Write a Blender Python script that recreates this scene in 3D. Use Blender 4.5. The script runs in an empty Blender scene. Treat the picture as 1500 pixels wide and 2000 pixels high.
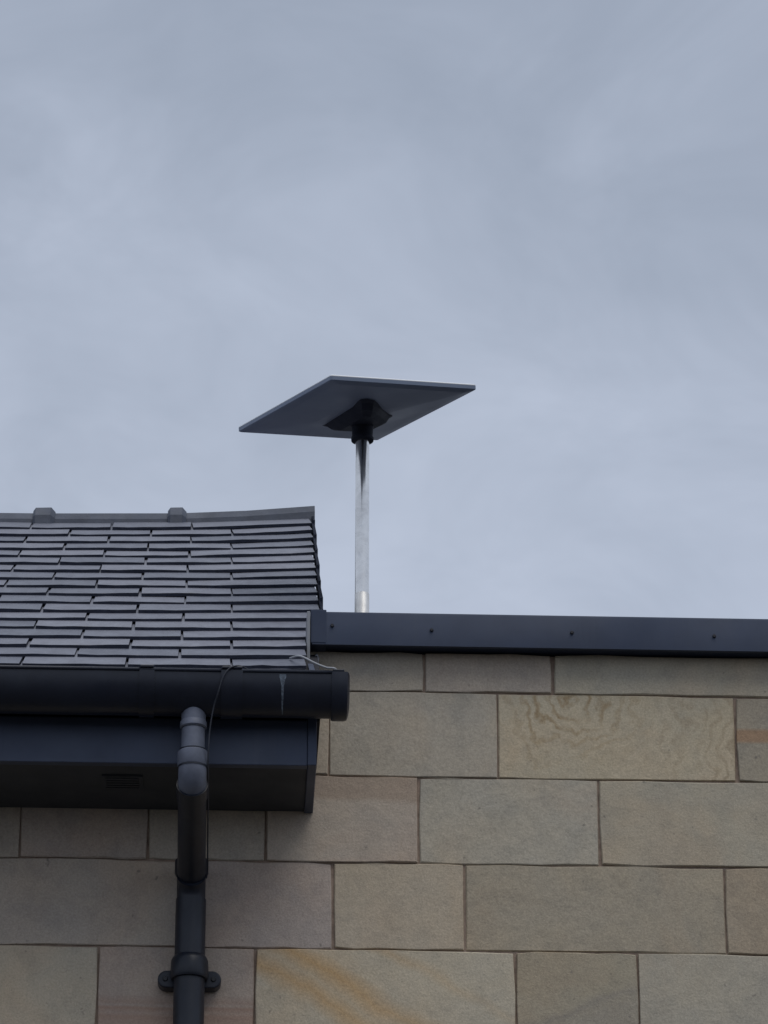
import bpy, math, random
from mathutils import Vector, Matrix

# ------------------------------------------------------------------ camera, sky, sun, exposure
scene = bpy.context.scene
col = scene.collection
R = math.radians

cam_d = bpy.data.cameras.new('camera')
cam = bpy.data.objects.new('camera', cam_d)
col.objects.link(cam)
cam_d.sensor_fit = 'VERTICAL'
cam_d.sensor_height = 24.0
cam_d.lens = 96.0
cam_d.clip_start = 0.1
cam_d.clip_end = 2000.0
cam.location = (-0.356, -8.5, 1.6)
cam.rotation_euler = (R(90 + 24.6), 0, R(-2.4))
scene.camera = cam

SUN_EL, SUN_AZ = 60.0, 28.0            # azimuth from the wall normal towards the right; veiled sun high up
world = bpy.data.worlds.new('World')
scene.world = world
world.use_nodes = True
nt = world.node_tree
nt.nodes.clear()
wo = nt.nodes.new('ShaderNodeOutputWorld')
bg_clear = nt.nodes.new('ShaderNodeBackground')
bg_cloud = nt.nodes.new('ShaderNodeBackground')
mixs = nt.nodes.new('ShaderNodeMixShader')
sky = nt.nodes.new('ShaderNodeTexSky')
sky.sky_type = 'NISHITA'
sky.sun_disc = False
sky.sun_elevation = R(SUN_EL)
sky.sun_rotation = R(180 - SUN_AZ)
bg_clear.inputs[1].default_value = 0.06
nt.links.new(sky.outputs[0], bg_clear.inputs[0])
tc = nt.nodes.new('ShaderNodeTexCoord')
sep = nt.nodes.new('ShaderNodeSeparateXYZ')
nt.links.new(tc.outputs['Generated'], sep.inputs[0])
mp = nt.nodes.new('ShaderNodeMapping')
mp.inputs['Scale'].default_value = (1.0, 1.0, 1.7)
mp.inputs['Location'].default_value = (2.3, 0.4, 1.2)
nt.links.new(tc.outputs['Generated'], mp.inputs[0])
n1 = nt.nodes.new('ShaderNodeTexNoise'); n1.inputs['Scale'].default_value = 5.0
n1.inputs['Detail'].default_value = 5; n1.inputs['Roughness'].default_value = 0.55; n1.inputs['Distortion'].default_value = 0.6
n2 = nt.nodes.new('ShaderNodeTexNoise'); n2.inputs['Scale'].default_value = 13.0
n2.inputs['Detail'].default_value = 4; n2.inputs['Roughness'].default_value = 0.6; n2.inputs['Distortion'].default_value = 0.8
for n in (n1, n2): nt.links.new(mp.outputs[0], n.inputs['Vector'])
add = nt.nodes.new('ShaderNodeMath'); add.operation = 'MULTIPLY_ADD'
nt.links.new(n1.outputs['Fac'], add.inputs[0]); add.inputs[1].default_value = 0.22
nt.links.new(sep.outputs['Z'], add.inputs[2])
add2 = nt.nodes.new('ShaderNodeMath'); add2.operation = 'MULTIPLY_ADD'
nt.links.new(n2.outputs['Fac'], add2.inputs[0]); add2.inputs[1].default_value = 0.24
nt.links.new(add.outputs[0], add2.inputs[2])
ramp = nt.nodes.new('ShaderNodeValToRGB')
ramp.color_ramp.interpolation = 'EASE'
cr = ramp.color_ramp
cr.elements[0].position = 0.49*.85; cr.elements[0].color = (0.485, 0.54, 0.655, 1)
cr.elements[1].position = 0.83*.85; cr.elements[1].color = (0.305, 0.352, 0.44, 1)
zen = cr.elements.new(1.0); zen.color = (0.80, 0.85, 0.95, 1)      # overcast: brightest overhead
hlf = nt.nodes.new('ShaderNodeMath'); hlf.operation = 'MULTIPLY'; hlf.inputs[1].default_value = 0.85
nt.links.new(add2.outputs[0], hlf.inputs[0]); nt.links.new(hlf.outputs[0], ramp.inputs[0])
nt.links.new(ramp.outputs[0], bg_cloud.inputs[0])
bg_cloud.inputs[1].default_value = 1.0
mixs.inputs[0].default_value = 0.93
nt.links.new(bg_clear.outputs[0], mixs.inputs[1])
nt.links.new(bg_cloud.outputs[0], mixs.inputs[2])
nt.links.new(mixs.outputs[0], wo.inputs[0])

sun_d = bpy.data.lights.new('sun', 'SUN')
sun_d.energy = 1.1
sun_d.angle = R(42)
sun_d.color = (1.0, 0.96, 0.90)
sun = bpy.data.objects.new('sun', sun_d)
col.objects.link(sun)
to_sun = Vector((math.sin(R(SUN_AZ)) * math.cos(R(SUN_EL)), -math.cos(R(SUN_AZ)) * math.cos(R(SUN_EL)), math.sin(R(SUN_EL))))
sun.rotation_euler = to_sun.to_track_quat('Z', 'Y').to_euler()
sun.location = (3, -6, 12)

scene.view_settings.view_transform = 'Standard'
scene.view_settings.look = 'None'
scene.view_settings.exposure = 0.16
scene.view_settings.gamma = 1.0
scene.view_settings.use_curve_mapping = False
scene.render.engine = 'CYCLES'

# ------------------------------------------------------------------ helpers
rng = random.Random(7)

def obj(name, verts, faces, m=None, parent=None, smooth=False, loc=None):
    me = bpy.data.meshes.new(name)
    me.from_pydata([tuple(v) for v in verts], [], faces)
    me.validate()
    me.update()
    if smooth:
        for p in me.polygons: p.use_smooth = True
    if m: me.materials.append(m)
    o = bpy.data.objects.new(name, me)
    col.objects.link(o)
    if loc: o.location = loc
    if parent: o.parent = parent
    return o

def tag(o, label, cat, group=None):
    o['label'] = label; o['category'] = cat
    if group: o['group'] = group
    return o

def empty(name, loc=(0, 0, 0)):
    o = bpy.data.objects.new(name, None)
    o.empty_display_size = 0.2
    col.objects.link(o); o.location = loc
    return o

class MB:
    def __init__(s): s.v = []; s.f = []
    def add(s, v, f):
        b = len(s.v); s.v += [tuple(p) for p in v]; s.f += [tuple(i + b for i in q) for q in f]; return s
    def box(s, x0, x1, y0, y1, z0, z1):
        v = [(x0,y0,z0),(x1,y0,z0),(x1,y1,z0),(x0,y1,z0),(x0,y0,z1),(x1,y0,z1),(x1,y1,z1),(x0,y1,z1)]
        return s.add(v, [(0,3,2,1),(4,5,6,7),(0,1,5,4),(1,2,6,5),(2,3,7,6),(3,0,4,7)])
    def prism(s, prof, x0, x1, cap=True):
        """profile of (y,z) extruded along x"""
        n = len(prof)
        v = [(x0, y, z) for y, z in prof] + [(x1, y, z) for y, z in prof]
        f = [(i, (i+1) % n, n + (i+1) % n, n + i) for i in range(n)]
        if cap: f += [tuple(range(n-1, -1, -1)), tuple(range(n, 2*n))]
        return s.add(v, f)
    def tube(s, pts, rad, n=24, caps=True):
        pts = [Vector(p) for p in pts]
        if not isinstance(rad, (list, tuple)): rad = [rad] * len(pts)
        v = []; f = []
        t0 = (pts[1] - pts[0]).normalized()
        ref = Vector((1, 0, 0)) if abs(t0.x) < 0.8 else Vector((0, 0, 1))
        for i, p in enumerate(pts):
            a = pts[max(i-1, 0)]; b = pts[min(i+1, len(pts)-1)]
            t = (b - a)
            t = t.normalized() if t.length > 1e-9 else t0
            u = (ref - t * ref.dot(t)).normalized(); w = t.cross(u); ref = u
            for k in range(n):
                an = 2*math.pi*k/n
                v.append(p + (u*math.cos(an) + w*math.sin(an)) * rad[i])
        for i in range(len(pts)-1):
            for k in range(n):
                f.append((i*n+k, i*n+(k+1) % n, (i+1)*n+(k+1) % n, (i+1)*n+k))
        if caps:
            f.append(tuple(range(n-1, -1, -1))); b = (len(pts)-1)*n; f.append(tuple(range(b, b+n)))
        return s.add(v, f)
    def build(s, name, m, parent=None, smooth=False, bevel=0, auto=None):
        o = obj(name, s.v, s.f, m, parent, smooth)
        if bevel:
            md = o.modifiers.new('bevel', 'BEVEL'); md.width = bevel; md.segments = 2; md.limit_method = 'ANGLE'; md.angle_limit = R(40)
        if auto:
            for e in o.data.edges: pass
            o.data.set_sharp_from_angle(angle=R(auto))
        return o

# ------------------------------------------------------------------ materials
def mat_base(name):
    m = bpy.data.materials.new(name); m.use_nodes = True
    t = m.node_tree; b = t.nodes['Principled BSDF']
    return m, t, b

def N(t, kind, **kw):
    n = t.nodes.new(kind)
    for k, v in kw.items():
        if k in n.inputs: n.inputs[k].default_value = v
        else: setattr(n, k, v)
    return n

def mixc(t, fac, a, b, blend='MIX'):
    n = t.nodes.new('ShaderNodeMix'); n.data_type = 'RGBA'; n.blend_type = blend
    for i, x in ((0, fac), (6, a), (7, b)):
        if hasattr(x, 'is_linked'): t.links.new(x, n.inputs[i])
        elif isinstance(x, (int, float)): n.inputs[i].default_value = x
        else: n.inputs[i].default_value = (*x[:3], 1)
    return n.outputs[2]

def remap(t, sock, a, b, c=0.0, d=1.0):
    n = t.nodes.new('ShaderNodeMapRange')
    t.links.new(sock, n.inputs[0])
    for i, x in zip((1, 2, 3, 4), (a, b, c, d)): n.inputs[i].default_value = x
    return n.outputs[0]

def bump(t, b, sock, strength, dist):
    n = t.nodes.new('ShaderNodeBump'); n.inputs['Strength'].default_value = strength; n.inputs['Distance'].default_value = dist
    t.links.new(sock, n.inputs['Height']); t.links.new(n.outputs[0], b.inputs['Normal']); return n

def obj_coords(t, scale=(1, 1, 1), rot=(0, 0, 0), spread=7.0):
    tcn = N(t, 'ShaderNodeTexCoord'); oi = N(t, 'ShaderNodeObjectInfo')
    sc = N(t, 'ShaderNodeMath', operation='MULTIPLY'); t.links.new(oi.outputs['Random'], sc.inputs[0]); sc.inputs[1].default_value = spread
    va = N(t, 'ShaderNodeVectorMath', operation='ADD')
    t.links.new(tcn.outputs['Object'], va.inputs[0]); t.links.new(sc.outputs[0], va.inputs[1])
    mpn = N(t, 'ShaderNodeMapping'); mpn.inputs['Scale'].default_value = scale; mpn.inputs['Rotation'].default_value = rot
    t.links.new(va.outputs[0], mpn.inputs[0])
    return mpn.outputs[0], oi, tcn

def noise(t, vec, scale, detail=4, rough=0.55, dist=0.0):
    n = N(t, 'ShaderNodeTexNoise'); n.inputs['Scale'].default_value = scale; n.inputs['Detail'].default_value = detail
    n.inputs['Roughness'].default_value = rough; n.inputs['Distortion'].default_value = dist
    t.links.new(vec, n.inputs['Vector']); return n.outputs['Fac']

def stone_material(name, kind=None):
    m, t, b = mat_base(name)
    vec, oi, tcn = obj_coords(t)
    c = oi.outputs['Color']
    # broad weathering clouds, warm and grey
    big = noise(t, vec, 6.0, 4, 0.6, 0.4)
    c = mixc(t, remap(t, big, 0.35, 0.7, 0.0, 0.55), c, mixc(t, 1.0, c, (1.16, 1.09, 0.98), 'MULTIPLY'))
    blo = noise(t, vec, 17.0, 5, 0.65, 0.5)
    c = mixc(t, remap(t, blo, 0.45, 0.75, 0.0, 0.7), c, mixc(t, 1.0, c, (0.74, 0.76, 0.79), 'MULTIPLY'))
    wrm = noise(t, vec, 3.1, 3, 0.6, 0.8)
    c = mixc(t, remap(t, wrm, 0.45, 0.7, 0.0, 0.5), c, mixc(t, 1.0, c, (1.06, 0.94, 0.86), 'MULTIPLY'))
    if kind == 'orange':
        # iron banding running down to the right, pale grey corner
        mpn = N(t, 'ShaderNodeMapping'); mpn.inputs['Rotation'].default_value = (0, R(-28), 0)
        t.links.new(tcn.outputs['Object'], mpn.inputs[0])
        sp = N(t, 'ShaderNodeSeparateXYZ'); t.links.new(mpn.outputs[0], sp.inputs[0])
        wob = noise(t, tcn.outputs['Object'], 5.0, 3, 0.5)
        ad = N(t, 'ShaderNodeMath', operation='MULTIPLY_ADD'); t.links.new(wob, ad.inputs[0]); ad.inputs[1].default_value = 0.10; t.links.new(sp.outputs['Z'], ad.inputs[2])
        rp = N(t, 'ShaderNodeValToRGB'); e = rp.color_ramp.elements
        stops = [(0.00, 0.0), (0.30, 0.05), (0.37, 0.75), (0.42, 0.30), (0.47, 0.85), (0.53, 0.15), (0.66, 0.10), (0.70, 0.55), (0.74, 0.12), (1.0, 0.05)]
        e[0].position, e[0].color = stops[0][0], (stops[0][1],)*3 + (1,)
        e[1].position, e[1].color = stops[-1][0], (stops[-1][1],)*3 + (1,)
        for p, v in stops[1:-1]:
            k = rp.color_ramp.elements.new(p); k.color = (v, v, v, 1)
        t.links.new(remap(t, ad.outputs[0], -0.20, 0.28), rp.inputs[0])
        lp = N(t, 'ShaderNodeSeparateXYZ'); t.links.new(tcn.outputs['Object'], lp.inputs[0])
        fade = remap(t, lp.outputs['X'], -0.10, 0.22, 1.0, 0.35)
        mu = N(t, 'ShaderNodeMath', operation='MULTIPLY'); t.links.new(rp.outputs[0], mu.inputs[0]); t.links.new(fade, mu.inputs[1])
        c = mixc(t, remap(t, mu.outputs[0], 0, 1, 0, 1.0), c, (0.50, 0.32, 0.15))
    if kind == 'pink':
        sp = N(t, 'ShaderNodeSeparateXYZ'); t.links.new(tcn.outputs['Object'], sp.inputs[0])
        wob = noise(t, tcn.outputs['Object'], 9.0, 3, 0.5)
        ad = N(t, 'ShaderNodeMath', operation='MULTIPLY_ADD'); t.links.new(wob, ad.inputs[0]); ad.inputs[1].default_value = 0.012; t.links.new(sp.outputs['Z'], ad.inputs[2])
        rp = N(t, 'ShaderNodeValToRGB'); e = rp.color_ramp.elements
        stops = [(0.0, 0.2), (0.22, 0.75), (0.27, 0.35), (0.33, 0.8), (0.36, 0.1), (0.40, 0.45), (0.5, 0.0), (1, 0.0)]
        e[0].position, e[0].color = stops[0][0], (stops[0][1],)*3 + (1,)
        e[1].position, e[1].color = stops[-1][0], (stops[-1][1],)*3 + (1,)
        for p, v in stops[1:-1]:
            k = rp.color_ramp.elements.new(p); k.color = (v, v, v, 1)
        t.links.new(remap(t, ad.outputs[0], -0.09, 0.09), rp.inputs[0])
        c = mixc(t, remap(t, rp.outputs[0], 0, 1, 0, 0.85), c, (0.34, 0.215, 0.16))
    if kind == 'stripe':
        sp = N(t, 'ShaderNodeSeparateXYZ'); t.links.new(tcn.outputs['Object'], sp.inputs[0])
        a1 = remap(t, sp.outputs['Z'], 0.028, 0.019, 0, 1); a2 = remap(t, sp.outputs['Z'], -0.012, -0.004, 0, 1)
        mu = N(t, 'ShaderNodeMath', operation='MULTIPLY'); t.links.new(a1, mu.inputs[0]); t.links.new(a2, mu.inputs[1])
        c = mixc(t, remap(t, mu.outputs[0], 0, 1, 0, 0.85), c, (0.36, 0.23, 0.14))
    if kind == 'topband':
        sp = N(t, 'ShaderNodeSeparateXYZ'); t.links.new(tcn.outputs['Object'], sp.inputs[0])
        wob = noise(t, tcn.outputs['Object'], 9.0, 3, 0.5)
        ad = N(t, 'ShaderNodeMath', operation='MULTIPLY_ADD'); t.links.new(wob, ad.inputs[0]); ad.inputs[1].default_value = 0.03; t.links.new(sp.outputs['Z'], ad.inputs[2])
        c = mixc(t, remap(t, ad.outputs[0], 0.052, 0.066, 0, 0.6), c, (0.36, 0.27, 0.20))
    if kind == 'figure':
        # contorted bedding: warped rings round an off-centre eye, plus steep bands at the right end
        oc = tcn.outputs['Object']
        def rings(centre, scale, period, warp, reach):
            mpn = N(t, 'ShaderNodeMapping'); mpn.inputs['Location'].default_value = tuple(-a*b for a, b in zip(centre, scale)); mpn.inputs['Scale'].default_value = scale
            t.links.new(oc, mpn.inputs[0])
            ln = N(t, 'ShaderNodeVectorMath', operation='LENGTH'); t.links.new(mpn.outputs[0], ln.inputs[0])
            wn = noise(t, oc, 9.0, 4, 0.55)
            ad = N(t, 'ShaderNodeMath', operation='MULTIPLY_ADD'); t.links.new(wn, ad.inputs[0]); ad.inputs[1].default_value = warp; t.links.new(ln.outputs['Value'], ad.inputs[2])
            ml = N(t, 'ShaderNodeMath', operation='MULTIPLY'); t.links.new(ad.outputs[0], ml.inputs[0]); ml.inputs[1].default_value = 6.283/period
            sn = N(t, 'ShaderNodeMath', operation='SINE'); t.links.new(ml.outputs[0], sn.inputs[0])
            mu = N(t, 'ShaderNodeMath', operation='MULTIPLY'); t.links.new(remap(t, sn.outputs[0], -0.2, 1.0), mu.inputs[0]); t.links.new(remap(t, ad.outputs[0], reach*.55, reach, 1, 0), mu.inputs[1])
            br = noise(t, oc, 14.0, 4, 0.6)
            m2 = N(t, 'ShaderNodeMath', operation='MULTIPLY'); t.links.new(mu.outputs[0], m2.inputs[0]); t.links.new(remap(t, br, 0.35, 0.6), m2.inputs[1])
            return m2.outputs[0]
        c = mixc(t, remap(t, rings((-.10, 0, .115), (1.0, 0, .85), .036, .22, .32), 0, 1, 0, 0.9), c, (0.30, 0.21, 0.11))
        c = mixc(t, remap(t, rings((.36, 0, -.05), (1.3, 0, .45), .046, .26, .56), 0, 1, 0, 0.75), c, (0.28, 0.21, 0.135))
        wv = noise(t, oc, 7.0, 3, 0.5)
        c = mixc(t, remap(t, wv, 0.48, 0.68, 0, 0.5), c, (0.50, 0.42, 0.29))
    if kind == 'vein':
        mpn = N(t, 'ShaderNodeMapping'); mpn.inputs['Rotation'].default_value = (0, R(22), 0)
        t.links.new(tcn.outputs['Object'], mpn.inputs[0])
        sp = N(t, 'ShaderNodeSeparateXYZ'); t.links.new(mpn.outputs[0], sp.inputs[0])
        wob = noise(t, tcn.outputs['Object'], 12.0, 4, 0.6)
        ad = N(t, 'ShaderNodeMath', operation='MULTIPLY_ADD'); t.links.new(wob, ad.inputs[0]); ad.inputs[1].default_value = 0.05; t.links.new(sp.outputs['Z'], ad.inputs[2])
        ab = N(t, 'ShaderNodeMath', operation='ABSOLUTE'); t.links.new(ad.outputs[0], ab.inputs[0])
        c = mixc(t, remap(t, ab.outputs[0], 0.014, 0.000, 0, 0.34), c, (0.19, 0.175, 0.165))
        c = mixc(t, remap(t, ad.outputs[0], 0.02, -0.03, 0, 0.30), c, (0.27, 0.245, 0.23))
    # grain and dark specks
    gr = noise(t, vec, 210.0, 4, 0.78)
    c = mixc(t, remap(t, gr, 0.3, 0.75, 0.0, 1.0), mixc(t, 1.0, c, (0.78, 0.78, 0.79), 'MULTIPLY'), mixc(t, 1.0, c, (1.20, 1.20, 1.19), 'MULTIPLY'))
    spk = noise(t, vec, 48.0, 2, 0.6)
    c = mixc(t, remap(t, spk, 0.70, 0.78, 0.0, 0.55), c, (0.10, 0.095, 0.09))
    t.links.new(c, b.inputs['Base Color'])
    b.inputs['Roughness'].default_value = 0.92
    b.inputs['Specular IOR Level'].default_value = 0.25
    med = noise(t, vec, 45.0, 5, 0.65)
    ad = N(t, 'ShaderNodeMath', operation='MULTIPLY_ADD'); t.links.new(gr, ad.inputs[0]); ad.inputs[1].default_value = 0.35; t.links.new(med, ad.inputs[2])
    bump(t, b, ad.outputs[0], 0.55, 0.004)
    return m

def plain(name, c, rough=0.5, spec=0.5, var=0.12, scale=30.0, metal=0.0, bumpd=0.0, grain=0.0, streak=None):
    m, t, b = mat_base(name)
    tcn = N(t, 'ShaderNodeTexCoord')
    f = noise(t, tcn.outputs['Object'], scale, 5, 0.6)
    c0 = tuple(x * (1 - var) for x in c); c1 = tuple(x * (1 + var) for x in c)
    cc = mixc(t, remap(t, f, 0.3, 0.7), c0, c1)
    if streak:
        mpn = N(t, 'ShaderNodeMapping'); mpn.inputs['Scale'].default_value = (1.0, 1.0, 0.08)
        t.links.new(tcn.outputs['Object'], mpn.inputs[0])
        s2 = noise(t, mpn.outputs[0], 40.0, 4, 0.6)
        cc = mixc(t, remap(t, s2, 0.55, 0.78, 0, 0.6), cc, streak)
    t.links.new(cc, b.inputs['Base Color'])
    b.inputs['Roughness'].default_value = rough
    r2 = noise(t, tcn.outputs['Object'], scale * 0.6, 4, 0.6)
    t.links.new(remap(t, r2, 0.3, 0.7, max(rough - 0.1, 0.03), min(rough + 0.12, 1)), b.inputs['Roughness'])
    b.inputs['Specular IOR Level'].default_value = spec
    b.inputs['Metallic'].default_value = metal
    if bumpd:
        g = noise(t, tcn.outputs['Object'], scale * 5, 4, 0.6)
        bump(t, b, g, 0.4, bumpd)
    return m

M_STONE = {k: stone_material('sandstone' + ('_' + k if k else ''), k) for k in (None, 'orange', 'pink', 'stripe', 'topband', 'figure', 'vein')}
M_MORTAR = plain('lime_mortar', (0.27, 0.205, 0.16), 0.95, 0.2, 0.3, 40, bumpd=0.004)
M_FASCIA = plain('painted_board', (0.046, 0.060, 0.100), 0.45, 0.4, 0.15, 8, streak=(0.06, 0.072, 0.11))
M_COPING = plain('roof_trim', (0.030, 0.042, 0.074), 0.62, 0.3, 0.12, 7, streak=(0.038, 0.05, 0.08))
M_SOFFIT = plain('soffit_board', (0.05, 0.054, 0.062), 0.6, 0.3, 0.15, 10)
M_GUTTER = plain('black_gutter_plastic', (0.010, 0.013, 0.024), 0.36, 0.4, 0.2, 14, streak=(0.018, 0.022, 0.034))
M_PIPE = plain('black_pipe_plastic', (0.009, 0.012, 0.021), 0.40, 0.4, 0.2, 14, streak=(0.022, 0.026, 0.032))
M_PIPE_GREY = plain('grey_pipe_plastic', (0.125, 0.14, 0.185), 0.5, 0.4, 0.25, 18, streak=(0.07, 0.08, 0.11))  # lighter grey than the rest of the pipe, for outlet, collar and elbow
M_LEAD = plain('lead', (0.20, 0.21, 0.23), 0.55, 0.5, 0.15, 12)
M_VERGE = plain('verge_plastic', (0.012, 0.015, 0.026), 0.9, 0.1, 0.2, 14)
M_FELT = plain('roof_felt', (0.03, 0.03, 0.035), 0.9, 0.2, 0.2, 30)
M_RIDGE = plain('ridge_clay', (0.052, 0.061, 0.085), 0.6, 0.4, 0.2, 16, bumpd=0.002)
M_CABLE = plain('cable_sheath', (0.30, 0.31, 0.33), 0.5, 0.4, 0.1, 30)
M_CABLE_D = plain('weathered_cable_sheath', (0.032, 0.036, 0.05), 0.5, 0.4, 0.3, 8)
M_STAIN = plain('lime_stain', (0.12, 0.145, 0.18), 0.8, 0.2, 0.7, 90)
M_SEAL = plain('sealant', (0.42, 0.44, 0.48), 0.6, 0.3, 0.15, 60)
M_SCREW = plain('screw_head', (0.012, 0.013, 0.018), 0.5, 0.4, 0.1, 60)
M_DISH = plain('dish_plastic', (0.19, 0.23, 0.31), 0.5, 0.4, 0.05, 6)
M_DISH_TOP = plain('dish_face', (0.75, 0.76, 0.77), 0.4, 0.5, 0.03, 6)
M_MOUNT = plain('mount_plastic', (0.018, 0.022, 0.036), 0.7, 0.25, 0.1, 20)
M_PAVE = plain('paving', (0.065, 0.063, 0.06), 0.95, 0.2, 0.25, 3, bumpd=0.01)

# galvanised tube: dull zinc, mottled
M_GALV, t_, b_ = mat_base('galvanised_steel')
tc_ = N(t_, 'ShaderNodeTexCoord')
g1 = noise(t_, tc_.outputs['Object'], 22.0, 5, 0.65, 0.6)
g2 = noise(t_, tc_.outputs['Object'], 70.0, 3, 0.6)
c_ = mixc(t_, remap(t_, g1, 0.35, 0.68), (0.74, 0.72, 0.69), (0.93, 0.91, 0.87))
c_ = mixc(t_, remap(t_, g2, 0.58, 0.75, 0, 0.4), c_, (0.55, 0.56, 0.58))
t_.links.new(c_, b_.inputs['Base Color'])
b_.inputs['Metallic'].default_value = 1.0
t_.links.new(remap(t_, g1, 0.3, 0.7, 0.26, 0.15), b_.inputs['Roughness'])
M_GALV_D = M_GALV.copy(); M_GALV_D.name = 'galvanised_sleeve'
for nd in M_GALV_D.node_tree.nodes:
    if nd.type == 'BSDF_PRINCIPLED':
        nd.inputs['Metallic'].default_value = 0.7
        for l in list(nd.inputs['Roughness'].links): M_GALV_D.node_tree.links.remove(l)
        nd.inputs['Roughness'].default_value = 0.5

# slate: grey-lilac, each one a little different, faint riven grain
def slate_material():
    m, t, b = mat_base('roof_slate')
    vec, oi, tcn = obj_coords(t)
    rp = N(t, 'ShaderNodeValToRGB'); e = rp.color_ramp.elements
    e[0].color = (0.088, 0.095, 0.126, 1); e[1].color = (0.160, 0.164, 0.200, 1)
    k = e.new(0.5); k.color = (0.120, 0.126, 0.160, 1)
    t.links.new(oi.outputs['Random'], rp.inputs[0])
    mpn = N(t, 'ShaderNodeMapping'); mpn.inputs['Scale'].default_value = (1, 0.35, 1); t.links.new(vec, mpn.inputs[0])
    a = noise(t, mpn.outputs[0], 26.0, 5, 0.65, 0.3)
    c = mixc(t, remap(t, a, 0.35, 0.7), mixc(t, 1.0, rp.outputs[0], (0.88, 0.88, 0.89), 'MULTIPLY'), mixc(t, 1.0, rp.outputs[0], (1.12, 1.12, 1.11), 'MULTIPLY'))
    l = noise(t, vec, 11.0, 5, 0.7, 0.5)
    c = mixc(t, remap(t, l, 0.62, 0.76, 0, 0.4), c, (0.17, 0.165, 0.13))
    t.links.new(c, b.inputs['Base Color'])
    t.links.new(remap(t, a, 0.3, 0.7, 0.55, 0.36), b.inputs['Roughness'])
    b.inputs['Specular IOR Level'].default_value = 0.4
    g = noise(t, mpn.outputs[0], 90.0, 5, 0.65)
    ad = N(t, 'ShaderNodeMath', operation='MULTIPLY_ADD'); t.links.new(g, ad.inputs[0]); ad.inputs[1].default_value = 0.4; t.links.new(a, ad.inputs[2])
    bump(t, b, ad.outputs[0], 0.2, 0.0015)
    return m
M_SLATE = slate_material()
M_SLATE_EDGE = plain('slate_shaded_edge', (0.022, 0.026, 0.042), 0.8, 0.2, 0.35, 45)  # shade on the slate tails and sides, painted in as a darker edge colour

# ------------------------------------------------------------------ ground
g = obj('ground', [(-150, -150, 0), (150, -150, 0), (150, 150, 0), (-150, 150, 0)], [(0, 1, 2, 3)], M_PAVE)
g['kind'] = 'structure'

# ------------------------------------------------------------------ house
house = tag(empty('stone_house', (0, 0, 0)), 'buff sandstone house with slate roof at left and flat roof at right', 'house')

XL, XR, YB = -2.3, 3.0, 4.55          # left end, right end, back of the building
TOP = 5.15                            # wall head under the coping
wall = MB().box(XL + .01, XR - .01, 0.0052, YB, -0.3, TOP - .004).build('wall', M_MORTAR, house)

def stone_mesh(name, w, h, d=0.10, seed=0):
    r = random.Random(seed)
    nx = 6; ny = 2
    # outline anticlockwise seen from the front (-y), wavering sawn edges, knocked corners
    pts = []
    j = lambda a: r.uniform(-a, a)
    for i in range(nx): pts.append((-w/2 + w*i/nx, -h/2))
    for i in range(ny): pts.append((w/2, -h/2 + h*i/ny))
    for i in range(nx): pts.append((w/2 - w*i/nx, h/2))
    for i in range(ny): pts.append((-w/2, h/2 - h*i/ny))
    out = []
    for k, (x, z) in enumerate(pts):
        corner = k in (0, nx, nx + ny, 2*nx + ny)
        if corner:
            c = r.choice([.0006, .001, .0018, .003])
            out.append((x - math.copysign(c, x), z - math.copysign(c, z)))
        else: out.append((x + j(.0012), z + j(.0019)))
    n = len(out)
    b = [r.uniform(.001, .0034) for _ in range(n)]
    v = [(x, d, z) for x, z in out] + [(x, b[k], z) for k, (x, z) in enumerate(out)]
    v += [(x*(1 - 2*b[k]*.9/w), j(.0006), z*(1 - 2*b[k]*.9/h)) for k, (x, z) in enumerate(out)]
    f = []
    for L in (0, 1):
        for k in range(n): f.append((L*n + k, L*n + (k+1) % n, (L+1)*n + (k+1) % n, (L+1)*n + k))
    f.append(tuple(range(2*n, 3*n)))
    return v, f

BUFF = (0.46, 0.400, 0.305); OLIVE = (0.365, 0.320, 0.245); GREY = (0.43, 0.385, 0.315); MAUVE = (0.42, 0.365, 0.312); PALE = (0.49, 0.435, 0.340)
stone_n = 0
def stone(x0, x1, z0, z1, c=None, kind=None, joint=None):
    global stone_n
    stone_n += 1
    joint = rng.choice([.0022, .003, .0034, .0044, .006])
    w = x1 - x0 - joint; h = z1 - z0 - rng.choice([.002, .0026, .0034])
    v, f = stone_mesh('stone', w, h, seed=stone_n * 13 + 5)
    o = obj('stone', v, f, M_STONE[kind], wall)
    o.location = ((x0 + x1)/2, rng.uniform(-.003, .001), (z0 + z1)/2)
    o.rotation_euler = (rng.uniform(-.006, .004), rng.uniform(-.0015, .0015), rng.uniform(-.003, .003))
    if c is None: c = rng.choice([BUFF, OLIVE, GREY, MAUVE, PALE])
    k = rng.uniform(.93, 1.07)
    o.color = (c[0]*k, c[1]*k*rng.uniform(.98, 1.02), c[2]*k*rng.uniform(.97, 1.03), 1)
    return o

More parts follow.
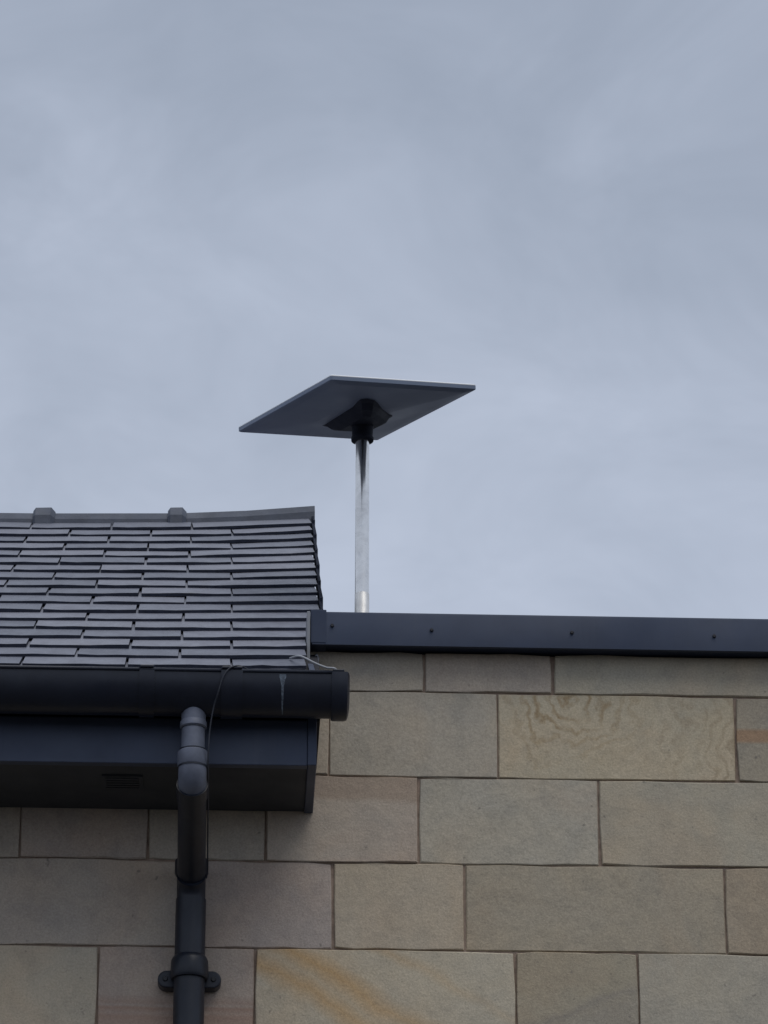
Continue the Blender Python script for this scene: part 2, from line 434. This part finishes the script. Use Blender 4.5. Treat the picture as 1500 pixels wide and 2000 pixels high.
ZC = [5.15, 5.053, 4.849, 4.6465, 4.4465, 4.243, 4.041, 3.84, 3.637, 3.436, 3.234]
courses = {
    0: ([-.92, -.60, -.235, .090, .380, .985], {2: (GREY, None), 3: (GREY, None), 4: (GREY, None)}),
    1: ([-1.02, -.72, -.41, -.1218, .254, .787, 1.12], {3: (GREY, None), 4: (BUFF, 'figure'), 5: (OLIVE, 'stripe'), 2: (BUFF, None)}),
    2: ([-1.15, -.80, -.52, -.2613, .0765, .477, 1.03], {3: (MAUVE, 'topband'), 4: (GREY, None), 5: (GREY, None), 1: (MAUVE, None), 2: (GREY, None)}),
    3: ([-1.05, -.43, -.1118, .1775, .751, 1.20], {0: (MAUVE, None), 1: (MAUVE, None), 2: (BUFF, None), 3: (OLIVE, None), 4: (OLIVE, None)}),
    4: ([-1.13, -.6195, -.2806, .2863, .5545, 1.06], {0: (PALE, None), 1: (MAUVE, 'pink'), 2: (PALE, 'orange'), 3: (OLIVE, 'vein'), 4: (GREY, None)}),
}
for ci in range(len(ZC) - 1):
    z1, z0 = ZC[ci], ZC[ci + 1]
    if ci in courses: js, spec = courses[ci]
    else:
        x = -1.2 + rng.uniform(-.2, .2); js = [x]; spec = {}
        while js[-1] < 1.0: js.append(js[-1] + rng.uniform(.26, .52))
    lo, hi = js[0], js[-1]
    for k in range(len(js) - 1):
        c, kind = spec.get(k, (None, None))
        stone(js[k], js[k+1], z0, z1, c, kind)
    while lo > XL + .3:
        n = max(XL, lo - rng.uniform(.28, .5)); n = XL if n < XL + .2 else n
        stone(n, lo, z0, z1); lo = n
    while hi < 2.2:
        n = hi + rng.uniform(.28, .5); stone(hi, n, z0, z1); hi = n
    courses_end = hi
    stone(hi, XR, z0, z1)
# lower masonry down to the ground: same coursing, joined
low = MB(); z1 = ZC[-1]; k = 900
while z1 > 0.01:
    z0 = max(z1 - .202, -0.1); x = XL
    while x < XR:
        x2 = x + rng.uniform(.3, .52)
        if x2 > XR - .2: x2 = XR
        v, f = stone_mesh('s', x2 - x - .006, z1 - z0 - .006, seed=k); k += 1
        low.add([(a + (x + x2)/2, b, c + (z0 + z1)/2) for a, b, c in v], f); x = x2
    z1 = z0
lo_o = low.build('lower_masonry', M_STONE[None], wall); lo_o['kind'] = 'stuff'; lo_o.color = (*BUFF, 1)

# coping trim along the flat roof edge
CX0 = -0.163
cprof = [(-.050, 5.144), (-.050, 5.219), (-.047, 5.2245), (-.041, 5.2265), (.06, 5.2225), (.10, 5.20), (.10, 5.18), (.012, 5.18), (.012, 5.152), (-.036, 5.152), (-.040, 5.144)]
coping = MB().prism(cprof, CX0, XR + .05).build('coping', M_COPING, house, auto=30)
def screw(x, z):
    mb = MB().tube([(x, -.0500, z), (x, -.0525, z), (x, -.0540, z)], [.0042, .0042, .003], 10)
    mb.build('screw', M_SCREW, coping)
for x, z in [(-.118, 5.1895), (.105, 5.1825), (.4205, 5.182), (.741, 5.179), (1.06, 5.181), (1.38, 5.18), (1.70, 5.181)]: screw(x, z)
MB().box(CX0 - .0035, CX0 + .032, -.0512, .05, 5.147, 5.2285).build('end_cap', M_COPING, coping, bevel=.002)

# flat roof deck behind the coping
MB().box(-.125, XR - .02, .104, YB - .02, 5.06, 5.185).build('flat_roof', M_FELT, house)

# ------------------------------------------------------------------ pitched roof
P = [(-.370, 4.945)]
for i in range(18):
    p = R(30 + i/17.0); y, z = P[-1]; P.append((y + .16*math.cos(p), z + .16*math.sin(p)))
VX = -0.118                         # verge
def vx(i): return -.1230 + .0125*(i - 8)/10.0
def clamp(a): return max(0.0, min(1.0, a))
def lift(x, i):                     # the slates are tipped up towards the verge, the ridge climbs with them
    k = .3 + .7 * clamp(i/17.0)**1.6
    return k * (.010*clamp((x + .95)/.5) + .020*clamp((x + .45)/.33)**1.5)

oN = .019
apex = (P[18][0] + .075, P[18][1] + .020)
back = (2*apex[0] + .37, P[0][1])
deck = [(P[0][0] + .05, P[0][1] + .008), (P[9][0] + oN*.5, P[9][1] - oN*.86), (apex[0], apex[1] - .01), (back[0], back[1]), (back[0], back[1] - .05), (-.30, 4.86), (-.30, 4.95)]
roof = MB().prism(deck, XL - .05, -.150).build('roof', M_FELT, house)

def slate_mesh(w, L=.36, t=.0076, seed=0):
    r = random.Random(seed)
    n = 5
    pts = []
    for i in range(n + 1):
        x = -w/2 + w*i/n
        y = r.uniform(-.0016, .0016)
        if i in (0, n): y += r.choice([0, 0, .001, .003, .006])
        pts.append((x, y))
    pts += [(w/2 + r.uniform(-.0012, .0008), L*.45), (w/2, L), (-w/2, L), (-w/2 + r.uniform(-.0008, .0012), L*.45)]
    m = len(pts)
    tt = [t + r.uniform(-.0009, .0014) for _ in range(m)]
    v = [(x, y, 0) for x, y in pts] + [(x*(.997), y + (.0012 if k <= n else 0), tt[k]) for k, (x, y) in enumerate(pts)]
    f = [tuple(range(m-1, -1, -1)), tuple(range(m, 2*m))] + [(k, (k+1) % m, m + (k+1) % m, m + k) for k in range(m)]
    me = bpy.data.meshes.new('slate')
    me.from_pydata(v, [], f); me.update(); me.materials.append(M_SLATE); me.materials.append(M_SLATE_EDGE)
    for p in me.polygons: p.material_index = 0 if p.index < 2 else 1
    return me
GAP = .0060; SW = .2258
variants = [slate_mesh(SW - GAP, seed=s) for s in range(14)]

def place_slate(me, xa, xb, i):
    y, z = P[i]
    if i < 17: dy, dz = P[i+1][0] - y, P[i+1][1] - z
    else: dy, dz = P[18][0] - y, P[18][1] - z
    a = math.atan2(dz, dy) - R(2.45) + R(rng.uniform(-.25, .25))
    za, zb = lift(xa, i), lift(xb, i)
    X = Vector((xb - xa, 0, zb - za)).normalized()
    S = Vector((0, math.cos(a), math.sin(a))); S = (S - X*S.dot(X)).normalized()
    Z = X.cross(S)
    rot = Matrix((X, S, Z)).transposed().to_4x4()
    sl = bpy.data.objects.new('slate', me); col.objects.link(sl); sl.parent = roof
    o = Vector(((xa + xb)/2 + rng.uniform(-.0012, .0012), y, z + (za + zb)/2 - .001)) + S*rng.uniform(-.0025, .0025) + Z*rng.uniform(0, .0016)
    sl.matrix_basis = Matrix.Translation(o) @ rot @ Matrix.Rotation(R(rng.uniform(-.35, .35)), 4, 'Z')
    return sl

seed = 100
for i in range(18):
    even = (i % 2 == 0)                                    # rows counted from the eaves
    j0 = -.3425 if even else -.4554
    right = vx(i) - .0075 + rng.uniform(-.0012, .0012)
    if i <= 2: right = [-.1815, -.179, -.1765][i]
    seed += 1
    place_slate(slate_mesh(right - j0 - GAP/2, seed=seed), j0 + GAP/2, right, i)
    x = j0
    while x > XL:
        place_slate(rng.choice(variants), x - SW + GAP/2, x - GAP/2, i); x -= SW
# eaves course: short slates under the first row
x = -.40
while x > XL:
    o = place_slate(rng.choice(variants), x - SW + GAP/2, x - GAP/2, 0)
    o.location += Vector((0, .002, -.0085)); x -= SW
o = place_slate(slate_mesh(.215, seed=77), -.3985, -.1835, 0); o.location += Vector((0, .002, -.0085))

# verge: dark trim pieces closing the slate ends, lapped every two courses
for i in range(3, 18, 2):
    y0, z0 = P[i][0] - .012, P[i][1] + lift(VX, i) - .008
    i1 = min(i + 2, 18)
    y1, z1 = P[i1][0] + .015, P[i1][1] + lift(VX, min(i1, 17)) + .006
    kx = .0010 * ((i // 2) % 2)
    vb = [(y0, z0 + .019), (y1, z1 + .010), (y1, z1 - .045), (y0, z0 - .045)]
    MB().prism(vb, vx(i + 1) - .0065, vx(i + 1) - .0005 + kx).build('verge_trim', M_VERGE, roof)
# gable wall between the two roofs, above the flat roof
gp = [(.106, 5.16), (.106, P[3][1] + .008), (apex[0], apex[1] - .05), (back[0] - .4, 5.2), (back[0] - .4, 5.16)]
MB().prism(gp, -.30, -.1470).build('gable_wall', M_MORTAR, house)

# ridge tiles with raised collars
def ridge_section(k, lift_):
    base = [(-.062, -.026), (-.058, .018), (-.036, .045), (-.012, .0565), (.012, .0565), (.036, .045), (.058, .018), (.062, -.026)]
    return [(apex[0] + y*k, apex[1] - .012 + z*k + lift_) for y, z in base]
def rlift(x): return lift(x, 17) - .004 + .010*clamp((x + .48)/.36)
def ridge_tile(x0, x1, c0, c1):
    """tile body x0..x1, collar at its left end c0..c1"""
    xs = [x0, (x0 + x1)/2, x1]
    v = []; f = []; n = 8
    for x in xs: v += [(x, y, z) for y, z in ridge_section(1.0, rlift(x))]
    for s in range(len(xs) - 1):
        for k in range(n): f.append((s*n + k, s*n + (k+1) % n, (s+1)*n + (k+1) % n, (s+1)*n + k))
    f += [tuple(range(n-1, -1, -1)), tuple(range(2*n, 3*n))]
    o = obj('ridge_tile', v, f, M_RIDGE, roof)
    if c0 is not None:
        v = []; f = []
        for x, k in ((c0, 1.12), (c0 + .007, 1.29), (c1 - .012, 1.30), (c1, 1.06)):
            v += [(x, y, z) for y, z in ridge_section(k, rlift(x))]
        for s in range(3):
            for k in range(n): f.append((s*n + k, s*n + (k+1) % n, (s+1)*n + (k+1) % n, (s+1)*n + k))
        f += [tuple(range(n-1, -1, -1)), tuple(range(3*n, 4*n))]
        obj('ridge_collar', v, f, M_RIDGE, roof)
ridge_tile(-.497, -.108, -.527, -.474)
ridge_tile(-.878, -.501, -.910, -.848)
xx = -.882
while xx > XL:
    ridge_tile(xx - .377, xx, xx - .407, xx - .352); xx -= .381

# ------------------------------------------------------------------ eaves
EX = -.157
FB = 4.757
MB().box(XL - .05, EX - .020, -.300, -.278, FB, 4.935).build('fascia', M_FASCIA, house, bevel=.002)
soffit = MB().box(XL - .05, EX - .020, -.2775, -.002, FB + .006, FB + .016).build('soffit', M_SOFFIT, house)
be = [(-.3015, FB + .001), (-.3015, 4.935), (-.24, 4.985), (-.0035, 5.115), (-.0035, FB + .001)]
MB().prism(be, EX - .0195, EX).build('box_end', M_FASCIA, house, bevel=.002)
vent = MB().box(-.618, -.53, -.215, -.135, FB + .001, FB + .0055)
for k in range(5): vent.box(-.61, -.538, -.207 + k*.014, -.200 + k*.014, FB - .0015, FB + .0007)
vent.build('soffit_vent', M_SOFFIT, soffit)
# abutment flashing where slates meet the coping end
fl = MB()
fl.box(CX0 - .012, CX0 - .0045, -.056, .06, 5.075, 5.222)
fl.build('abutment_flashing', M_LEAD, house, bevel=.0015)
fl = MB(); fl.box(CX0 - .011, CX0 + .001, -.33, -.0575, 4.965, 5.10)
fl.v = [(x, y, (z if z > 5 else z) + (y + .0575)*.50) for x, y, z in fl.v]
fl.v = [(x, y, max(z, 4.94)) for x, y, z in fl.v]
fl.build('eaves_upstand', M_FASCIA, house)
sl_ = MB().tube([(-.1520, -.010, 5.136), (-.1515, -.013, 5.125), (-.1525, -.012, 5.112), (-.154, -.006, 5.104)], [.003, .006, .0055, .002], 10)
sl_.build('sealant_bead', M_SEAL, house, smooth=True)

# ------------------------------------------------------------------ gutter
gutter = tag(empty('rain_gutter', (-.12, -.365, 4.84)), 'black half-round plastic gutter with end cap under the slate eaves', 'gutter')
GY, GZ, GA, GB = -.365, 4.9245, .056, .082
def gprof(k=0.0, n=22, a0=0.0):
    return [(GY - (GA + k)*math.cos(a0 + (math.pi - 2*a0)*i/n), GZ - (GB + k)*math.sin(a0 + (math.pi - 2*a0)*i/n)) for i in range(n + 1)]
def at_origin(o, par):
    o.parent = par; o.matrix_parent_inverse = Matrix.Translation(par.location).inverted(); return o
def shell(x0, x1, ko, ki, name, m, par, bead=False, smooth=True):
    a = gprof(ko); b = gprof(ki)[::-1]
    mb = MB().prism(a + b, x0, x1)
    o = mb.build(name, m, None, smooth=smooth)
    o.data.set_sharp_from_angle(angle=R(40))
    return at_origin(o, par)
body = shell(XL - .06, -.125, 0.0, -.003, 'trough', M_GUTTER, gutter)
for yy in (GY - GA, GY + GA):
    at_origin(MB().tube([(XL - .06, yy, GZ), (-.125, yy, GZ)], .0042, 10).build('lip_bead', M_GUTTER, None, smooth=True), gutter)
# end cap with domed face
v = []; f = []
secs = [(-.1285, .0035), (-.125, .0052), (-.1015, .0052), (-.095, .003), (-.0915, -.006), (-.0895, -.022)]
pn = 23
for x, k in secs: v += [(x, y, z) for y, z in gprof(k)]
for s in range(len(secs) - 1):
    for k in range(pn - 1): f.append((s*pn + k, s*pn + k + 1, (s+1)*pn + k + 1, (s+1)*pn + k))
    f.append((s*pn, (s+1)*pn, (s+1)*pn + pn - 1, s*pn + pn - 1))
f += [tuple(range((len(secs)-1)*pn, len(secs)*pn)), tuple(range(pn-1, -1, -1))]
cap = obj('end_cap', v, f, M_GUTTER, None, smooth=True); cap.data.set_sharp_from_angle(angle=R(35)); at_origin(cap, gutter)
at_origin(MB().box(-.1265, -.102, GY - GA - .006, GY - GA + .006, GZ + .0005, GZ + .0052).build('cap_clip', M_GUTTER, None, bevel=.0015), gutter)
# brackets and union
for x0, x1, k in ((-.538, -.506, .0035), (-.364, -.318, .0042), (-1.10, -1.07, .0035), (-1.66, -1.63, .0035)):
    br = shell(x0, x1, k, .0004, 'bracket', M_GUTTER, gutter)
    at_origin(MB().box(x0 + .001, x1 - .001, GY - GA - .0075, GY - GA + .008, GZ + .002, GZ + .0085).build('bracket_clip', M_GUTTER, None, bevel=.002), gutter)
# pale drip stain down the front of the gutter
pr = gprof(.0006, 40)
v = []; f = []
r = random.Random(3)
idx = list(range(1, 19))
for q, i in enumerate(idx):
    w = (.0072 if q < 2 else .0050 if q < 4 else .0026 - .0021*(q - 4)/14.0) + r.uniform(-.0006, .0006)*(1 if q < 5 else .4)
    c = -.2330 + r.uniform(-.0004, .0004)
    v += [(c - w/1.0, *pr[i]), (c + w/1.0, *pr[i])]
f = [(2*q, 2*q + 1, 2*q + 3, 2*q + 2) for q in range(len(idx) - 1)]
st = obj('drip_stain', v, f, M_STAIN, None)
md = st.modifiers.new('solid', 'SOLIDIFY'); md.thickness = .0004; md.offset = 1
at_origin(st, gutter)

# ------------------------------------------------------------------ downpipe
PX = -.4215
pipe = tag(empty('downpipe', (PX, -.06, 0)), 'black round downpipe with lighter grey swan neck below the gutter', 'downpipe')
def part(mb, name, m, smooth=True, ang=40):
    o = mb.build(name, m, None, smooth=smooth)
    if smooth: o.data.set_sharp_from_angle(angle=R(ang))
    return at_origin(o, pipe)
part(MB().tube([(PX, GY, 4.885), (PX, GY, 4.845), (PX, GY, 4.828)], [.0262, .0262, .0262], 32), 'outlet', M_PIPE_GREY)
part(MB().tube([(PX, GY, 4.829), (PX, GY, 4.826), (PX, GY, 4.815), (PX, GY, 4.812)], [.0262, .0285, .0285, .025], 32), 'outlet_ring', M_PIPE_GREY)
part(MB().tube([(PX, GY, 4.813), (PX, GY, 4.755)], .0250, 32), 'drop_pipe', M_PIPE_GREY)
part(MB().tube([(PX, GY, 4.760), (PX, GY, 4.757), (PX, GY, 4.728), (PX, GY, 4.724)], [.029, .0325, .0325, .030], 32), 'socket_collar', M_PIPE_GREY)
for zz, rr in ((4.8125, .0257), (4.7605, .0298), (4.7245, .0312)):
    part(MB().tube([(PX, GY, zz + .0022), (PX, GY, zz - .0022)], rr, 32), 'seal_ring', M_PIPE)
# elbow: bends back towards the wall
el = []; 
for q in range(9):
    a = R(68) * q/8; rr = .036
    el.append((PX, GY + rr*(1 - math.cos(a)), 4.7245 - rr*math.sin(a)))
part(MB().tube(el, .0300, 32), 'elbow', M_PIPE_GREY)
a = R(68)
ydir, zdir = math.sin(a), -math.cos(a)
s0 = Vector(el[-1]); PYW = -.055
L = (PYW - .012 - s0.y)/ydir
s1 = s0 + Vector((0, ydir, zdir))*L
part(MB().tube([s0 - Vector((0, ydir, zdir))*.004, s0 + Vector((0, ydir, zdir))*.03, s0 + Vector((0, ydir, zdir))*.031, s1], [.0338, .0338, .0305, .0305], 32), 'offset_pipe', M_PIPE)
e2 = []
for q in range(9):
    b = a*(1 - q/8.0); rr = .05
    e2.append((PX, PYW - .0 - rr*(1 - math.cos(b)) , s1.z - .0 - rr*(math.sin(a) - math.sin(b))))
z_e = e2[-1][2]
part(MB().tube(e2, .0312, 32), 'lower_elbow', M_PIPE)
part(MB().tube([(PX, PYW, 4.628), (PX, PYW, 4.624), (PX, PYW, 4.596), (PX, PYW, 4.590)], [.0335, .0368, .0368, .0335], 32), 'spigot_collar', M_PIPE)
part(MB().tube([(PX, PYW, z_e + .002), (PX, PYW, 4.385)], .0330, 32), 'upper_length', M_PIPE)
def clip(zc):
    part(MB().tube([(PX, PYW, zc + .050), (PX, PYW, zc + .046), (PX, PYW, zc + .038), (PX, PYW, zc + .004), (PX, PYW, zc - .002)], [.0335, .0370, .0402, .0415, .0390], 32), 'socket', M_PIPE)
    mb = MB()
    for sx in (-1, 1):
        prof = []
        for q in range(13):
            an = -math.pi/2 + math.pi*q/12
            prof.append((PX + sx*(.050 + .0185*math.cos(an)), zc + .005 + .0195*math.sin(an)))
        prof = [(PX + sx*.026, zc - .0145)] + prof + [(PX + sx*.026, zc + .0245)]
        if sx < 0: prof = prof[::-1]
        n = len(prof)
        v = [(x, -.036, z) for x, z in prof] + [(x, -.003, z) for x, z in prof]
        f = [tuple(range(n)), tuple(range(2*n - 1, n - 1, -1))] + [((k+1) % n, k, n + k, n + (k+1) % n) for k in range(n)]
        lug = MB().add(v, f).build('lug', M_PIPE, None, bevel=.003); at_origin(lug, pipe)
        sc = MB().tube([(PX + sx*.052, -.0355, zc + .005), (PX + sx*.052, -.0395, zc + .005)], [.0062, .0045], 12).build('screw', M_SCREW, None); at_origin(sc, pipe)
clip(4.357)
part(MB().tube([(PX, PYW, 4.360), (PX, PYW, 2.42)], .0335, 32), 'lower_length', M_PIPE)
clip(2.40)
part(MB().tube([(PX, PYW, 2.405), (PX, PYW, .0)], .0335, 32), 'lower_length', M_PIPE)

# ------------------------------------------------------------------ cables
def spline(pts, n=8):
    pts = [Vector(p) for p in pts]; out = []
    for i in range(len(pts) - 1):
        p0 = pts[max(i-1, 0)]; p1 = pts[i]; p2 = pts[i+1]; p3 = pts[min(i+2, len(pts)-1)]
        for k in range(n):
            t = k/n
            out.append(0.5*((2*p1) + (p2 - p0)*t + (2*p0 - 5*p1 + 4*p2 - p3)*t*t + (3*p1 - p0 - 3*p2 + p3)*t**3))
    out.append(pts[-1]); return out
c1 = MB().tube(spline([(-.270, -.350, 4.935), (-.300, -.395, 4.934), (-.325, -.424, 4.9345), (-.346, -.431, 4.926), (-.360, -.4315, 4.905), (-.370, -.425, 4.872), (-.379, -.408, 4.845), (-.386, -.398, 4.80), (-.3885, -.390, 4.757), (-.3885, -.370, 4.722), (-.3875, -.30, 4.690), (-.387, -.15, 4.628), (-.3865, -.085, 4.595), (-.389, -.070, 4.58)]), .0016, 8)
tag(c1.build('cable', M_CABLE_D, None, smooth=True), 'thin dark cable looping over the gutter bracket and down beside the swan neck', 'cable')
c2 = MB().tube(spline([(-.215, -.26, 5.022), (-.200, -.345, 4.992), (-.187, -.385, 4.972), (-.166, -.405, 4.952), (-.140, -.418, 4.936), (-.122, -.424, 4.931), (-.112, -.40, 4.925)]), .0024, 8)
tag(c2.build('cable', M_CABLE, None, smooth=True), 'short pale grey cable running from the slates to the gutter end cap', 'cable')

# ------------------------------------------------------------------ satellite dish on its mast
dish = tag(empty('satellite_dish', (-.028, .59, 5.185)), 'flat rectangular satellite dish on a galvanised mast above the flat roof', 'satellite dish')
def rotv(v):
    v = Vector(v); return Matrix.Rotation(v.length, 3, v.normalized())
Mx = rotv((.2322, -.0443, 0)) @ rotv((0, 0, .3695))
PC = Vector((-.0473, .5625, 6.0237))
def pl(u, v, w): return PC + Mx @ Vector((u, v, w))
def rrect(a, b, r_, n=5):
    pts = []
    for cx, cy, a0 in ((a - r_, b - r_, 0), (-a + r_, b - r_, 90), (-a + r_, -b + r_, 180), (a - r_, -b + r_, 270)):
        for q in range(n + 1):
            an = R(a0 + 90*q/n); pts.append((cx + r_*math.cos(an), cy + r_*math.sin(an)))
    return pts
def loft(levels):
    v = []; f = []; n = len(levels[0][0])
    for pts, w in levels: v += [pl(x, y, w) for x, y in pts]
    for s in range(len(levels) - 1):
        for k in range(n): f.append((s*n + k, (s)*n + (k+1) % n, (s+1)*n + (k+1) % n, (s+1)*n + k))
    f += [tuple(range(n-1, -1, -1)), tuple(range((len(levels)-1)*n, len(levels)*n))]
    return v, f
S2, L2 = .1915, .297
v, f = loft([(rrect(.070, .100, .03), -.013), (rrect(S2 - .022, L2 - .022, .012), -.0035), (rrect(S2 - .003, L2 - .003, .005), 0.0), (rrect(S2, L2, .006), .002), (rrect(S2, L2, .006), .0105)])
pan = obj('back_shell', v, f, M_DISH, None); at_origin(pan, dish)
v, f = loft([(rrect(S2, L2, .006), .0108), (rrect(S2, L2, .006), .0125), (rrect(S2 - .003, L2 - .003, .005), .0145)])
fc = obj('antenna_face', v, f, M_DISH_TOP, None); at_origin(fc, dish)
# mount: bracket pad turned against the panel, knuckle and socket
def rpts(a, b, r_, cx, cy, deg):
    return [(cx + x*math.cos(R(deg)) - y*math.sin(R(deg)), cy + x*math.sin(R(deg)) + y*math.cos(R(deg))) for x, y in rrect(a, b, r_, 3)]
def poly(c, k, cx=.028, cy=.0): return [(cx + (x - cx)*k, cy + (y - cy)*k) for x, y in c]
PADP = [(-.048, -.148), (-.036, -.156), (-.016, -.148), (.080, -.030), (.086, -.012), (.080, .10), (.070, .112), (-.020, .118), (-.033, .108)]
v, f = loft([(poly(PADP, .62), -.034), (poly(PADP, .86), -.027), (poly(PADP, 1.0), -.0150), (poly(PADP, 1.14), -.0105)])
pad = obj('mount_bracket', v, f, M_MOUNT, None); at_origin(pad, dish)
mx, my = -.0283, .59
kn = MB().tube([(mx, my, 6.018), (mx, my, 5.985), (mx, my, 5.968), (mx, my, 5.964), (mx, my, 5.957), (mx, my, 5.955)], [.0290, .0262, .0255, .0280, .0275, .022], 28).build('mast_socket', M_MOUNT, None, smooth=True); kn.data.set_sharp_from_angle(angle=R(35)); at_origin(kn, dish)
ms = MB().tube([(mx, my, 5.19), (mx, my, 5.97)], .0170, 32).build('mast', M_GALV, None, smooth=True); ms.data.set_sharp_from_angle(angle=R(40)); at_origin(ms, dish)
sv = MB().tube([(mx, my, 5.188), (mx, my, 5.545), (mx, my, 5.546)], [.0176, .0176, .0171], 32).build('sleeve', M_GALV_D, None, smooth=True); sv.data.set_sharp_from_angle(angle=R(40)); at_origin(sv, dish)
bp = MB().box(mx - .09, mx + .09, my - .09, my + .09, 5.1855, 5.194)
at_origin(bp.build('base_plate', M_GALV_D, None, bevel=.002), dish)
